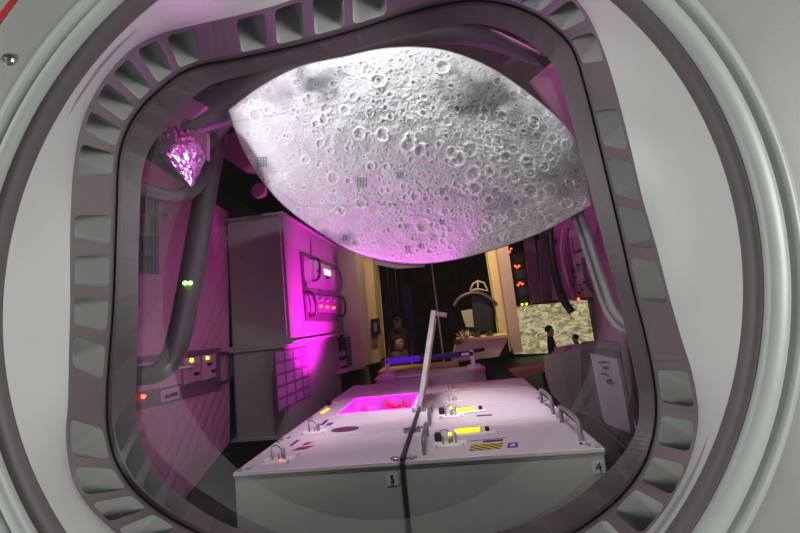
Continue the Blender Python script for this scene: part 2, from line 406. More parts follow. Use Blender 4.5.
# left column
r = container(XS[0], XS[1], YS[0], YS[1], 'growth_container', 'front left growth container numbered 5 with dark red stickers')
fp = [ony(x, y, YS[0]+.003) for x, y in ((386.5, 474), (397, 473), (398, 485), (387.5, 486))]
npl = slab('number_plate', fp, (0, -.002, 0), M_white, r)
text_part('numeral', '5', .045, ony(392.4, 479.6, YS[0]-.001)+np.array((0, -.0005, 0)), (1, 0, 0), (0, 0, 1), M_ink, npl)
x, y = cxy(275, 463); latch(r, x, y+.03, 1.0)
decal('red_sticker', [(291, 451), (306.5, 449), (315, 445.5), (299, 447.5)], M_red, r)
decal('small_red_sticker', [(302, 445.5), (308, 444.5), (313, 442), (306, 442.5)], M_red, r)
decal('printed_strip', [(289, 446), (292, 446), (300, 440), (297, 440)], M_navy, r)
decal('printed_line', [(286.5, 464), (287.2, 464), (300, 452.8), (299.3, 452.8)], M_ink, r, .0008)
r = container(XS[0], XS[1], YS[1], YS[2], 'growth_container', 'second growth container from the front in the left column, dark oval badge')
x, y = cxy(312, 434); latch(r, x, y+.03, 1.0)
cx_, cy_ = cxy(345, 429.3)
bd = disc('oval_badge', (0, 0, 0), (0, 0, 1), 1, .0015, M_navy, r, 32)
off = WLOC[r.name]
for v in bd.data.vertices:
    w = v.co+off; v.co = Vector((cx_+w.x*.085, cy_+w.y*.055, TOP+.0003+min(max(w.z, 0), .0015)))-off
decal('badge_text', [(336, 429.3), (353, 427.6), (353.5, 429.2), (336.5, 430.8)], M_red, r, .0022)
decal('blue_sticker', [(325, 426), (331, 425), (334, 422.5), (328, 423.3)], M_blue, r)
decal('printed_strip', [(320, 425), (323, 425), (329, 420), (326, 420)], M_ink, r)

# third left: open chamber
x0, x1, y0, y1 = XS[0], XS[1], YS[2], YS[3]+.16
r = empty('growth_container', ((x0+x1)/2, (y0+y1)/2, 0), 'open growth container glowing magenta inside with its lid raised', 'container', 'growth containers in two columns')
cxa, cxb, cya, cyb = -.86, -.335, 2.775, 3.285
def frame4(name, ox0, ox1, oy0, oy1, ix0, ix1, iy0, iy1, z0, z1, m, parent, chamf=.09):
    outer = [(ox0, oy0), (ox1, oy0), (ox1, oy1), (ox0, oy1)]
    def oct_(a0, a1, b0, b1, c): return [(a0, b0), (a1, b0), (a1, b0), (a1, b1-c*.3), (a1-c*.3, b1), (a0+c*.4, b1), (a0, b1-c*.4), (a0, b0)]
    I = oct_(ix0, ix1, iy0, iy1, chamf); O = [(ox0, oy0), (ox1, oy0), (ox1, oy0), (ox1, oy1), (ox1, oy1), (ox0, oy1), (ox0, oy1), (ox0, oy0)]
    V = [(x, y, z1) for x, y in O]+[(x, y, z1) for x, y in I]+[(x, y, z0) for x, y in I]+[(x, y, z0) for x, y in O]
    n = 8; Fq = []
    for a in range(4):
        b = (a+1) % 4
        for k in range(n): Fq.append((a*n+k, a*n+(k+1) % n, b*n+(k+1) % n, b*n+k))
    o = mesh(name, V, Fq, m, parent); bm = bmesh.new(); bm.from_mesh(o.data); bmesh.ops.remove_doubles(bm, verts=bm.verts, dist=1e-5); bmesh.ops.recalc_face_normals(bm, faces=bm.faces); bm.to_mesh(o.data); bm.free(); return o
frame4('lid_frame', x0+.001, x1-.001, y0+.001, y1-.001, cxa, cxb, cya, cyb, TOP-.016, TOP, M_lid, r)
frame4('body', x0+.004, x1-.004, y0+.004, y1-.004, cxa-.01, cxb+.01, cya-.01, cyb+.01, .0, TOP-.018, M_body, r)
box('chamber_floor', (cxa-.009, cya-.009, TOP-.15), (cxb+.009, cyb+.009, TOP-.14), M_chamber, r)
frame4('chamber_lining', cxa-.0098, cxb+.0098, cya-.0098, cyb+.0098, cxa+.003, cxb-.003, cya+.003, cyb-.003, TOP-.14, TOP-.019, M_chamber, r)
frame4('light_strip', cxa-.002, cxb+.002, cya-.002, cyb+.002, cxa+.012, cxb-.012, cya+.012, cyb-.012, TOP-.010, TOP+.003, M_mag, r)
box('edge_strip', (x0+.002, y0-.003, TOP-.012), (x1-.002, y0+.004, TOP+.002), M_edge, r)
decal('yellow_display', [(320, 413.5), (323, 414), (330, 409), (327, 408.5)], M_yel, r, .006)
x, y = cxy(329, 405); disc('black_knob', (x, y, TOP), (0, 0, 1), .02, .04, M_rub, r, 14)
x, y = cxy(336, 403.5); latch(r, x, y+.04, .6, led=False)
for x, y in ((x0+.02, y0+.02), (x1-.02, y0+.02), (x1-.05, y0+.045)): disc('screw', (x, y, TOP-.0005), (0, 0, 1), .011, .007, M_steel, r, 12)
# raised lid, hinged at the seam between the columns
lt = ony(432, 311, 2.77); hx = -.292
lw = Vector((lt[0]-hx, 0, lt[2]-TOP-.01)); ld = lw.normalized(); ln = Vector((-ld.z, 0, ld.x))
base = Vector((hx, 2.72, TOP+.012))
def lp(a, b, c=0.0): return np.array(base+ld*a+Vector((0, b, 0))+ln*c)
W_ = lw.length
slab('raised_lid', [lp(0, 0), lp(W_, 0), lp(W_, .48), lp(0, .48)], np.array(ln)*-.016, M_lid, r, .002)
slab('lid_edge', [lp(0, -.004, .003), lp(W_+.004, -.004, .003), lp(W_+.004, .001, .003), lp(0, .001, .003)], np.array(ln)*-.030, M_edge, r, .001)
slab('lid_inner_tray', [lp(.05, .05, -.017), lp(W_-.05, .05, -.017), lp(W_-.05, .43, -.017), lp(.05, .43, -.017)], np.array(ln)*-.012, M_cream, r, .002)
slab('lid_bracket', [lp(W_-.03, .0, -.016), lp(W_-.0, .0, -.016), lp(W_-.0, .03, -.016), lp(W_-.03, .03, -.016)], np.array(ln)*-.09, M_greyp, r, .002)
for t_ in (.06, .30):
    tube('hinge_pin', [(hx, 2.72+t_, TOP+.01), (hx, 2.72+t_+.1, TOP+.01)], .012, M_rub, r, 10)
# leafy plants in the chamber
def lettuce(x, y, s, label):
    z = TOP-.14; V = []; Fq = []
    for k in range(13):
        a = k*2.4+random.random(); L = s*(.7+.5*random.random()); up_ = .4+.5*random.random(); w = L*.34
        dx, dy = math.cos(a), math.sin(a); pr = None
        for i in range(6):
            f = i/5; px = x+dx*L*f*.7; py = y+dy*L*f*.7; pz = z+L*1.3*math.sin(f*1.6)*up_+.015*math.sin(7*f+k)
            ww = w*math.sin(PI*min(.95, f*.85+.1)); j = .012*math.sin(9*f+k*2)
            a_ = len(V); V += [(px-dy*ww, py+dx*ww, pz+j), (px, py, pz-.006), (px+dy*ww, py-dx*ww, pz-j)]
            if pr is not None: Fq += [(pr, pr+1, a_+1, a_), (pr+1, pr+2, a_+2, a_+1)]
            pr = a_
    o = mesh('lettuce_plant', V, Fq, M_leaf, None, True, base=(x, y, z), recalc=False)
    sm = o.modifiers.new('thick', 'SOLIDIFY'); sm.thickness = .002
    tag(o, label, 'plant', 'red lettuce in the glowing chamber')
lettuce(-.72, 3.03, .11, 'small red lettuce at the left end of the magenta chamber')
lettuce(-.50, 3.05, .125, 'largest red lettuce in the middle of the magenta chamber')
lettuce(-.39, 3.12, .08, 'small red lettuce at the right end of the magenta chamber')
# back left filler container
r = container(XS[0], XS[1], y1+.003, 4.0, 'growth_container', 'rearmost growth container of the left column behind the glowing one')

# right column
r = container(XS[1], XS[2], YS[0], YS[1], 'growth_container', 'front right growth container numbered 4 with hazard stripes and yellow display')
fp = [ony(x, y, YS[0]+.003) for x, y in ((599.5, 461), (612, 459.5), (614, 472), (601.5, 473.5))]
fp = [p+np.array((-.0, 0, 0)) for p in fp]
xm = max(p[0] for p in fp)
if xm > XS[2]-.01: fp = [p-np.array((xm-XS[2]+.01, 0, 0)) for p in fp]
npl = slab('number_plate', fp, (0, -.002, 0), M_white, r)
text_part('numeral', '4', .052, np.mean(fp, axis=0)+np.array((0, -.004, 0)), (1, 0, 0), (0, 0, 1), M_ink, npl)
x, y = cxy(450, 447); latch(r, x, y+.03, 1.0, led=False, knob=True)
disc('indicator_lamp', (x+.005, y+.03, TOP+.045), (0, 0, 1), .008, .008, M_ledy, r, 10)
decal('display_plate', [(452, 437.8), (495, 433.6), (496, 431), (453, 435)], M_edge, r, .004)
decal('display', [(455, 434.6), (480, 432), (480, 428.6), (455, 431)], M_yel, r, .010)
x, y = cxy(487.5, 430.5); disc('button', (x, y, TOP), (0, 0, 1), .011, .02, M_rub, r, 12)
decal('hazard_sticker', [(469.5, 451), (501, 448.5), (503.5, 443), (471, 445.3)], M_haz, r)
decal('printed_text', [(483, 442.6), (503, 440.8), (503.4, 439.3), (483.4, 441)], M_ink, r)
decal('sticker_border', [(469, 441.5), (505.5, 438), (505.5, 437.6), (469, 441.1)], M_ink, r, .0008)
decal('blue_sticker', [(507.5, 448), (518, 447.2), (518, 442.5), (508, 443.3)], M_blue, r)
decal('sticker_emblem', [(510, 446.6), (515.6, 446.1), (514.6, 444.3), (511.5, 444.5)], M_white, r, .0024)
disc('lid_pin', (*cxy(581, 444), TOP), (0, 0, 1), .008, .004, M_ink, r, 10)
grip(r, XS[1]+.09, 1.83, 2.10); grip(r, XS[2]-.055, 1.87, 2.17, .09, .011)
r = container(XS[1], XS[2], YS[1], YS[2], 'growth_container', 'second growth container from the front in the right column, small yellow display')
x, y = cxy(451, 417.5); latch(r, x, y+.03, 1.0, led=False, knob=True)
disc('indicator_lamp', (x+.005, y+.03, TOP+.045), (0, 0, 1), .008, .008, M_ledy, r, 10)
decal('display_plate', [(453, 415), (486, 411.5), (487, 409.6), (454, 413)], M_edge, r, .004)
decal('display', [(455, 413), (474.5, 410.8), (474.5, 408.2), (455, 410.3)], M_yel, r, .010)
x, y = cxy(480.5, 409); disc('button', (x, y, TOP), (0, 0, 1), .011, .02, M_rub, r, 12)
decal('printed_text', [(476.5, 416.5), (492.5, 415.4), (492.5, 414.4), (476.5, 415.4)], M_ink, r)
grip(r, XS[1]+.09, 2.30, 2.60); grip(r, XS[2]-.055, 2.34, 2.62, .09, .011)
r = container(XS[1], XS[2], YS[2], YS[3], 'growth_container', 'third growth container from the front in the right column, red indicator')
x, y = cxy(453, 403); latch(r, x, y+.03, .8)
r = container(XS[1], XS[2], YS[3], YS[4], 'growth_container', 'fourth growth container of the right column, before the raised bar')
x, y = cxy(452, 391); latch(r, x, y+.03, .8)
# seam rod along the columns and the upright channel at its front end
rod = empty('seam_rail', (XS[1], 1.74, 0), 'dark rail along the joint between the two container columns', 'rail')
tube('rail_rod', [(XS[1], 1.752, TOP+.012), (XS[1], 2.70, TOP+.012)], .011, M_dark, rod, 10)
box('upright_channel', (XS[1]-.010, 1.735, 0), (XS[1]+.010, 1.757, TOP+.0), M_dark, rod, .002)
for yy in (1.79, 2.2, 2.26, 2.66):
    hp = box('hinge_plate', (XS[1]-.045, yy-.012, TOP), (XS[1]+.045, yy+.012, TOP+.005), M_sat, rod, .001)
    for dx in (-.035, .035): disc('hinge_screw', (XS[1]+dx, yy, TOP+.005), (0, 0, 1), .012, .007, M_steel, hp, 12)

# raised block with a lamp bar at the back
blk = empty('raised_cabinet', (-.35, 3.95, 0), 'low grey raised cabinet across the back of both container columns', 'cabinet')
pl = ony(377, 389, 4.02); pr_ = ony(486, 380, 4.02); ztop = ony(430, 373.5, 4.02)[2]
box('body', (pl[0], 4.02, 0), (pr_[0], 4.30, ztop-.02), M_body, blk, .004)
box('top_plate', (pl[0]-.01, 4.01, ztop-.018), (pr_[0]+.01, 4.31, ztop), M_lid, blk, .003)
box('label_strip', (pl[0]+.18, 4.016, TOP+.02), (pl[0]+.45, 4.02, TOP+.045), M_dpurple, blk)
bar = empty('lamp_bar', (-.35, 4.15, ztop), 'long dark blue lamp tube on two short posts behind the containers', 'lamp')
a = ony(386, 361.8, 4.15); b = ony(473, 353, 4.15)
M_bar = mat('bar tube', (55, 45, 130), .35); M_uv = mat('lit bar end', (90, 50, 255), .4, emit=(90, 10, 190), es=.5)
zb = (a[2]+b[2])/2
tb = tube('tube', [(a[0], 4.15, zb), (b[0], 4.15, zb)], .028, M_bar, bar, 14)
tube('lit_section', [(a[0]+.02, 4.15, zb), (a[0]+.36, 4.15, zb)], .0285, M_uv, tb, 14)
for xx in (a[0]+.01, b[0]-.01):
    box('post', (xx-.02, 4.13, ztop), (xx+.02, 4.17, zb+.03), M_white, bar, .004)
    box('post_foot', (xx-.06, 4.1, ztop), (xx+.06, 4.2, ztop+.03), M_white, bar, .004)
box('paper_label', (b[0]-.12, 4.119, zb-.012), (b[0]-.04, 4.123, zb+.014), M_white, bar)
tube('camera_arm', [(b[0]+.0, 4.15, zb+.02), (b[0]+.12, 4.15, zb+.03)], .02, M_rub, bar, 8)

# ------------------------------------------------------------------ left side: cabinet rack
YC = 2.8; XC = float(ony(281, 212, YC)[0]); XC2 = float(ony(275, 430, YC)[0])+.10
zt = ony(281, 212, YC)[2]; zb_ = ony(288, 344, YC)[2]; zlow = ony(258, 440, YC)[2]; xl = ony(230, 330, YC)[0]
yend = float(onx(342, 300, XC)[1])
cab = empty('wall_cabinet', ((xl+XC)/2, YC, 0), 'large pale wall cabinet with a magenta lit side and overhanging top', 'cabinet')
box('upper_body', (xl, YC, zb_), (XC, yend, zt), M_cab, cab, .02)
box('lower_body', (xl, YC, zlow), (XC2, yend-.1, zb_-.002), M_cab, cab, .02)
box('plinth', (xl+.05, YC+.1, 0), (XC2-.1, yend-.2, zlow), M_black, cab)
def on_side(name, pts, m, parent, h=.01, x=XC, bevel=0): return slab(name, [onx(px, py, x+.0005) for px, py in pts], (h, 0, 0), m, parent, bevel)
on_side('control_panel', [(299.5, 253), (333, 267), (337.5, 322), (305, 321)], M_dpurple, cab, .012)
on_side('display_module', [(301, 256), (332, 269), (334, 291), (303, 287)], mat('mauve steel', (140, 90, 140), .4), cab, .02)
on_side('switch_module', [(304, 295), (335, 297), (337, 313), (306, 312)], MATS['mauve steel'], cab, .02)
on_side('lit_display', [(322, 269), (328, 271), (328.5, 276), (322.5, 274.5)], M_ledw, cab, .026)
on_side('black_slot', [(315, 270), (319, 271.5), (319, 273), (315, 271.7)], M_black, cab, .026)
on_side('black_slot', [(324, 277), (327, 277.6), (327, 279.3), (324, 278.7)], M_black, cab, .026)
for px, py in ((318, 306.5), (324.5, 307.3), (331, 308)):
    p = onx(px, py, XC); disc('indicator_lamp', p+np.array((.02, 0, 0)), (1, 0, 0), .014, .02, M_ledr, cab, 10)
    tube('toggle_switch', [p+np.array((.02, 0, .05)), p+np.array((.06, 0, .08))], .012, M_sat, cab, 8)
def uhandle(p0, p1, parent, name='pull_handle', out=(.09, 0, 0), rad=.012, m=None):
    o = np.array(out); p0 = np.array(p0); p1 = np.array(p1)
    tube(name, [p0, p0+o, p1+o, p1], rad, m or M_dark, parent, 8, smoothn=2)
for a, b in (((310, 259), (310.5, 281)), ((331.5, 269), (334.5, 291)), ((303, 293), (308, 316)), ((336, 297), (338, 316))):
    uhandle(onx(*a, XC), onx(*b, XC), cab)
# grille in the lower part
gy = [onx(x, y, XC2) for x, y in ((273, 352), (306, 346.5), (310, 396), (277, 413))]
slab('filter_grille', [p+np.array((.001, 0, 0)) for p in gy], (.008, 0, 0), M_dpurple, cab)
q = np.array(gy)+np.array((.009, 0, 0))
def bil(u, v): return (q[0]*(1-u)+q[1]*u)*(1-v)+(q[3]*(1-u)+q[2]*u)*v
for i in range(4):
    u = (i+.06)/4
    for j in range(5):
        v = (j+.08)/5
        slab('filter_cell', [bil(u, v), bil(u+.2, v), bil(u+.2, v+.15), bil(u, v+.15)], (.004, 0, 0), MATS['mauve steel'], cab)

# quilted wall panel on the left
XW = xl
wl = [onx(x, y, XW) for x, y in ((143, 157), (191, 188), (228, 212), (230, 442), (178, 507), (128, 533), (90, 533), (90, 140))]
lw_ = slab('wall_left', wl, (-.08, 0, 0), M_quilt); struct(lw_)
def on_w(name, pts, m, parent, h=.012, dx=.0): return slab(name, [onx(px, py, XW+.0005+dx) for px, py in pts], (h, 0, 0), m, parent)
vent = empty('air_vent', onx(148, 272, XW), 'tall slotted air vent on the quilted left wall', 'vent')
vpl = on_w('vent_plate', [(139, 193), (157, 198), (157, 275), (139, 274)], M_dpurple, vent)
for i in range(5):
    for j in range(4):
        xx = 141+i*3.2; yy = 197+j*19.5
        on_w('slot', [(xx, yy), (xx+1.6, yy+.3), (xx+1.6, yy+16), (xx, yy+15.8)], M_black, vpl, .003, .0122)
p = onx(166, 216, XW); o = disc('wall_button', p, (1, 0, 0), .022, .02, M_sat, None, 20, [(1, 0), (1, .6), (.7, .6), (.6, 1), (.3, 1)]); tag(o, 'round pale button on the quilted left wall beside the vent', 'button')
pn = empty('wall_console', onx(180, 400, XW), 'mauve wall console with two yellow lamps on the left wall below the handrail', 'console')
on_w('back_plate', [(128, 358), (218.5, 348), (219.4, 390), (128, 413)], M_dpurple, pn)
for a in ([(181, 358.5), (198, 356.3), (198, 380), (181.5, 385)], [(200.3, 355.6), (213.8, 354), (214, 376.5), (200.3, 381)], [(137, 364), (179, 359), (179, 384), (137, 392)]):
    on_w('module', a, M_purple, pn, .014, .0122)
on_w('small_plate', [(159, 391), (178, 386), (178, 398), (159, 403)], M_purple, pn, .01, .0122)
on_w('dark_slot', [(165, 395), (177, 391.5), (177, 395.5), (165, 399)], M_black, pn, .004, .0225)
for px, py, m in ((191, 360.3, M_ledy), (207, 358, M_ledy), (142.5, 396.6, M_ledr)):
    disc('indicator_lamp', onx(px, py, XW+.026), (1, 0, 0), .011, .012, m, pn, 12)
for px, py in ((190, 367), (195, 374), (208, 364), (212, 371)):
    disc('knob', onx(px, py, XW+.026), (1, 0, 0), .012, .025, M_black, pn, 12)
tube('toggle_bar', [onx(186, 366, XW+.04), onx(199, 364, XW+.04)], .007, M_sat, pn, 8)
uhandle(onx(217, 354, XW+.01), onx(217, 384, XW+.01), pn, out=(.03, .13, 0), rad=.012)
tube('long_rod', [onx(150, 370, XW+.07), onx(194, 366.6, XW+.07)], .006, M_white, pn, 8)

# handrails just inside the port
def rail(name, pts, z, rad, m, label, flat=.6):
    r = empty(name, hz(*pts[-1], z), label, 'handrail', 'handrails beside the porthole')
    return r
hr = empty('handrail', hz(165, 375, 1.42), 'dark curved handrail on the left with two green lights', 'handrail')
P1_ = [hz(x, y, z) for x, y, z in ((222, 100, 2.45), (212, 155, 2.3), (201, 220, 2.0), (189, 290, 1.7), (179, 340, 1.52), (171, 362, 1.46), (158, 374, 1.43), (128, 377, 1.4))]
tube('rail_tube', P1_, (.066, .062, .054, .046, .040, .036, .034), mat('rail paint', (70, 66, 70), .4), hr, 16, smoothn=2)
tube('rail_rib', [p-DEEP*(.058-.005*i)+RIGHT*.010 for i, p in enumerate(P1_[:6])], .009, M_rub, hr, 8, smoothn=2)
tube('rail_branch', [hz(x, y, z) for x, y, z in ((211, 150, 2.32), (205, 175, 2.1), (194, 190, 1.95), (176, 198, 1.8), (150, 192, 1.65), (120, 180, 1.55))], (.04, .034, .028), MATS['rail paint'], hr, 14, smoothn=2)
for px in (185.5, 190.5): disc('green_lamp', hz(px, 283, 1.655), -DEEP, .009, .008, M_ledg, hr, 10)
hr2 = empty('handrail', hz(625, 333, 2.05), 'grey channel handrail slanting down on the right beside the moon', 'handrail')
Pr = [hz(x, y, z) for x, y, z in ((548, 130, 2.6), (564, 180, 2.5), (581, 222, 2.4), (594, 262, 2.3), (605, 296, 2.2), (613, 316, 2.12), (627, 330, 2.05), (650, 338, 2.0))]
tube('rail_tube', Pr, .058, mat('rail grey', (135, 138, 135), .36), hr2, 16, flat=.55, smoothn=2)
tube('rail_bead', [p-DEEP*.03-RIGHT*.045 for p in Pr], .015, MATS['rail grey'], hr2, 8, smoothn=2)
tube('rail_bead', [p-DEEP*.034-RIGHT*.012 for p in Pr], .007, MATS['rail grey'], hr2, 8, smoothn=2)

# crumpled foil duct, upper left
def foil(name, c, sx, sz, label, tilt=0, sub=4):
    bm = bmesh.new(); bmesh.ops.create_icosphere(bm, subdivisions=sub, radius=1)
    for v in bm.verts:
        p = v.co.copy(); q_ = .07*math.sin(14*p.x+9*p.z)*math.cos(11*p.y-7*p.z)+.05*random.uniform(-1, 1)
        p = p*(1+q_); k = 1.0 if p.z > 0 else 1-.75*abs(p.z)
        v.co = Vector((p.x*sx*k+tilt*p.z, p.y*sx*k, p.z*sz))
    me = bpy.data.meshes.new(name); bm.to_mesh(me); bm.free(); me.materials.append(M_foil)
    o = bpy.data.objects.new(name, me); COL.objects.link(o); o.location = tuple(c); return tag(o, label, 'duct')
foil('foil_duct', hz(184, 157, 1.75), .085, .14, 'crumpled foil duct hanging upper left behind the handrail', -.03)
_p = hz(212, 536, 1.85); foil('foil_duct', (_p[0], _p[1], _p[2]/2), .13, _p[2]/2, 'crumpled dark foil bundle near the floor left of container 5', 0, 3)
# magenta ceiling panels and dark beams behind
def cp(name, pts, z, m, label, cat, th=.03, bevel=0):
    o = slab(name, [hz(x, y, z) for x, y in pts], DEEP*th, m, None, bevel); return tag(o, label, cat)
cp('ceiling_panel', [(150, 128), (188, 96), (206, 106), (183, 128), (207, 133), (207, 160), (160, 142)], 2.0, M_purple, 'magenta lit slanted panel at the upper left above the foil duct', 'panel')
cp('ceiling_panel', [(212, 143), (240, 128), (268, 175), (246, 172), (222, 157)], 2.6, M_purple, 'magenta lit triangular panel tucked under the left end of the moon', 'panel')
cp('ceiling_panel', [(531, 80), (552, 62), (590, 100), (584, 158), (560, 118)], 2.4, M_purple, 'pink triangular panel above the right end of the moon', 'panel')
cp('ceiling_strut', [(500, 52), (540, 40), (546, 46), (505, 62)], 2.3, M_dark, 'dark angled strut above the right shoulder of the moon', 'strut', .05)
p = hz(258, 190, 2.5); o = disc('ceiling_light', p, -AZ, .05, .05, M_purple, None, 18, [(1.0, 0), (1, .5), (.7, 1), (.3, 1)]); tag(o, 'small round fitting under the left edge of the moon', 'light')
o = tube('support_boom', [hz(180, 130, 2.0), hz(205, 120, 2.1), hz(240, 100, 2.2), hz(300, 60, 2.2), hz(380, 36, 2.2), hz(470, 30, 2.2), hz(540, 60, 2.3)], [.006, .07, .11, .08, .07, .05, .03], mat('boom paint', (62, 62, 58), .45), None, 20, smoothn=2)
tag(o, 'dark tapering boom curving above the moon, pointed at its left end', 'boom')

# ------------------------------------------------------------------ the moon
UP = [(229,110),(262,86),(300,67),(345,57),(380,49.5),(415,47.5),(450,52),(490,68),(530,95),(563,124),(580,150),(591,205)]
LO = [(229,110),(239,140),(258,175),(285,206),(320,232),(355,252),(390,261),(425,263),(465,257),(510,244),(550,228),(591,205)]
NU, NV = 520, 300
def arcs(P, s):
    P = np.array(P, float); n = len(P)-1; x = s*n; i = np.minimum(x.astype(int), n-1); f = (x-i)[:, None]
    g_ = lambda k: P[np.clip(i+k, 0, n)]
    a, b, c, d = g_(-1), g_(0), g_(1), g_(2)
    return .5*((2*b)+(-a+c)*f+(2*a-5*b+4*c-d)*f*f+(-a+3*b-3*c+d)*f**3)
s = np.linspace(0, 1, NU); v = np.linspace(0, 1, NV)
U = arcs(UP, s); L = arcs(LO, s)
PXY = U[None]*(1-v)[:, None, None]+L[None]*v[:, None, None]      # NV,NU,2
X_, Y_ = PXY[..., 0], PXY[..., 1]
H = np.zeros(X_.shape); ALB = np.full(X_.shape, .62)
# value noise
def vnoise(x, y, sc, seed):
    r = np.random.default_rng(seed).random((160, 160)); x = x/sc+20; y = y/sc+20
    xi = np.floor(x).astype(int) % 158; yi = np.floor(y).astype(int) % 158; fx = x-np.floor(x); fy = y-np.floor(y)
    fx = fx*fx*(3-2*fx); fy = fy*fy*(3-2*fy)
    return (r[yi, xi]*(1-fx)+r[yi, xi+1]*fx)*(1-fy)+(r[yi+1, xi]*(1-fx)+r[yi+1, xi+1]*fx)*fy-.5
fbm = sum(vnoise(X_, Y_, sc, k)*sc/24 for k, sc in enumerate((24, 12, 6, 3.2)))
H += fbm*.012
fine = vnoise(X_, Y_, 2.2, 33)+vnoise(X_, Y_, 4.4, 35)
H += fine*.005
ALB += .10*(vnoise(X_, Y_, 30, 11)+.6*vnoise(X_, Y_, 11, 12)+.5*vnoise(X_, Y_, 5, 14))
def blob(cx, cy, rx, ry, amt, seed):
    global ALB
    d = np.sqrt(((X_-cx)/rx)**2+((Y_-cy)/ry)**2)+.7*vnoise(X_, Y_, 12, seed)+.35*vnoise(X_, Y_, 5, seed+50)
    m_ = np.clip(1.25-d, 0, 1); m_ = m_*m_*(3-2*m_); ALB = ALB*(1-amt*m_); return m_
mare = blob(318, 84, 30, 20, .75, 21)+blob(282, 95, 20, 14, .3, 22)
mare = mare+blob(480, 98, 44, 30, .72, 23)+blob(545, 165, 60, 56, .28, 31)+blob(520, 125, 30, 26, .45, 24)+blob(560, 175, 26, 26, .35, 25)+blob(500, 205, 24, 16, .3, 26)+blob(330, 240, 42, 9, .5, 27)+blob(262, 175, 14, 14, .35, 28)
NCR = 6500
for k in range(NCR):
    cx = rng.uniform(226, 594); cy = rng.uniform(46, 266); rr = 1.05*(rng.random()**-.34)
    rr = min(rr, 7)
    if k < NCR*.3: cx = rng.uniform(480, 590); cy = rng.uniform(110, 250); rr = min(rr, 5)
    i0 = (np.abs(X_-cx) < 2.6*rr) & (np.abs(Y_-cy) < 2.6*rr)
    if not i0.any(): continue
    ex = rng.uniform(.8, 1.25); th = rng.uniform(0, PI)
    dx = X_[i0]-cx; dy = Y_[i0]-cy
    d = np.sqrt((dx*math.cos(th)+dy*math.sin(th))**2*ex+(-dx*math.sin(th)+dy*math.cos(th))**2/ex)/rr
    if rr < 4 and mare[i0].mean() > .6 and rng.random() < .7: continue
    h = np.where(d < .85, -.55+.45*(d/.85)**4, 0)+np.exp(-((d-1)/.2)**2)*.62
    h = h+np.where(d > 1, .12*np.exp(-(d-1)*2), 0)*(d < 2.4)
    if rr > 6: h += .35*np.exp(-(d/.18)**2)
    dep = rng.uniform(.55, 1.0)
    H[i0] += h*min(rr, 2.2+.25*rr)*.0034*dep
    ALB[i0] += np.exp(-((d-1)/.22)**2)*.16*dep - (d < .8)*.05
# seams of the fabric segments and dark squares, reflections painted into the colour
for (a0, b0) in (((232, 122), (470, 82)), ((262, 180), (300, 206)), ((300, 206), (420, 204)), ((420, 204), (560, 175))):
    (xa, ya), (xb, yb) = a0, b0
    dx, dy = xb-xa, yb-ya; Ln = math.hypot(dx, dy); tt = ((X_-xa)*dx+(Y_-ya)*dy)/Ln**2; dd = np.abs((X_-xa)*dy-(Y_-ya)*dx)/Ln
    ALB -= .12*((tt > 0) & (tt < 1))*np.exp(-(dd/.8)**2)
REFL = np.zeros(X_.shape)
for cx, cy, w in ((362, 182, 5), (400, 175, 3.5), (442, 191, 3), (442, 222, 3), (408, 249, 3.5), (421, 246, 3), (345, 238, 3), (262, 162, 5), (407, 226, 2.5), (395, 205, 2)):
    m_ = (np.abs(X_-cx) < w) & (np.abs(Y_-cy) < w) & ((np.sin(X_*2.2)+np.sin(Y_*2.4)) > -.6)
    REFL[m_] = 1
edge = np.minimum(np.minimum(v[:, None], 1-v[:, None])/.012, 1)*np.minimum(np.minimum(s[None], 1-s[None])/.01, 1)
ALB = np.clip(ALB, .06, .92)*(1-.55*REFL)
CZ = 1.78+(PXY[..., 1]-48)/217*.72
dome = (np.sin(PI*v)**.8)[:, None]*(np.sin(PI*s)**.6)[None]
D3 = np.stack([(X_-400)/F*CZ, (Y_-266.5)/F*CZ, CZ], -1)
nd = nrm((0.0, .1, -.95))
# keep the silhouette: push the belly towards the port along the line of sight at real depth
k = 1-(.24*dome+(H*edge))/np.linalg.norm(D3, axis=-1)
D3 = D3*k[..., None]
W3 = CAM+D3@ROT.T
moon = empty('hanging_moon', hz(400, 160, 2.1), 'huge cratered grey moon segment hanging below the ceiling, lit pink from below', 'moon model')
me = bpy.data.meshes.new('surface')
off = np.array(WLOC[moon.name]); vv = (W3.reshape(-1, 3)-off)
idx = np.arange(NU*NV).reshape(NV, NU)
q4 = np.stack([idx[:-1, :-1], idx[1:, :-1], idx[1:, 1:], idx[:-1, 1:]], -1).reshape(-1, 4)
me.from_pydata(vv.tolist(), [], q4.tolist())
for p in me.polygons: p.use_smooth = True
at = me.color_attributes.new('albedo', 'FLOAT_COLOR', 'POINT')
cc = np.ones((NU*NV, 4)); A = ALB.reshape(-1)
gr = REFL.reshape(-1)
cc[:, 0] = A*(1-.35*gr); cc[:, 1] = A*(1+.05*gr); cc[:, 2] = A*(1-.15*gr)
at.data.foreach_set('color', cc.reshape(-1))
mm = bpy.data.materials.new('moon surface'); mm.use_nodes = True; nt = mm.node_tree; b = nt.nodes['Principled BSDF']
vc = nt.nodes.new('ShaderNodeVertexColor'); vc.layer_name = 'albedo'
nt.links.new(vc.outputs[0], b.inputs['Base Color']); b.inputs['Roughness'].default_value = .8; b.inputs['Specular IOR Level'].default_value = .2
nt.links.new(vc.outputs[0], b.inputs['Emission Color']); b.inputs['Emission Strength'].default_value = .13  # faint own glow added to even out the lighting on the moon
tc = nt.nodes.new('ShaderNodeTexCoord'); n = nt.nodes.new('ShaderNodeTexNoise'); n.inputs['Scale'].default_value = 70; n.inputs['Detail'].default_value = 6
nt.links.new(tc.outputs['Object'], n.inputs['Vector']); bp = nt.nodes.new('ShaderNodeBump'); bp.inputs['Strength'].default_value = .5; bp.inputs['Distance'].default_value = .008
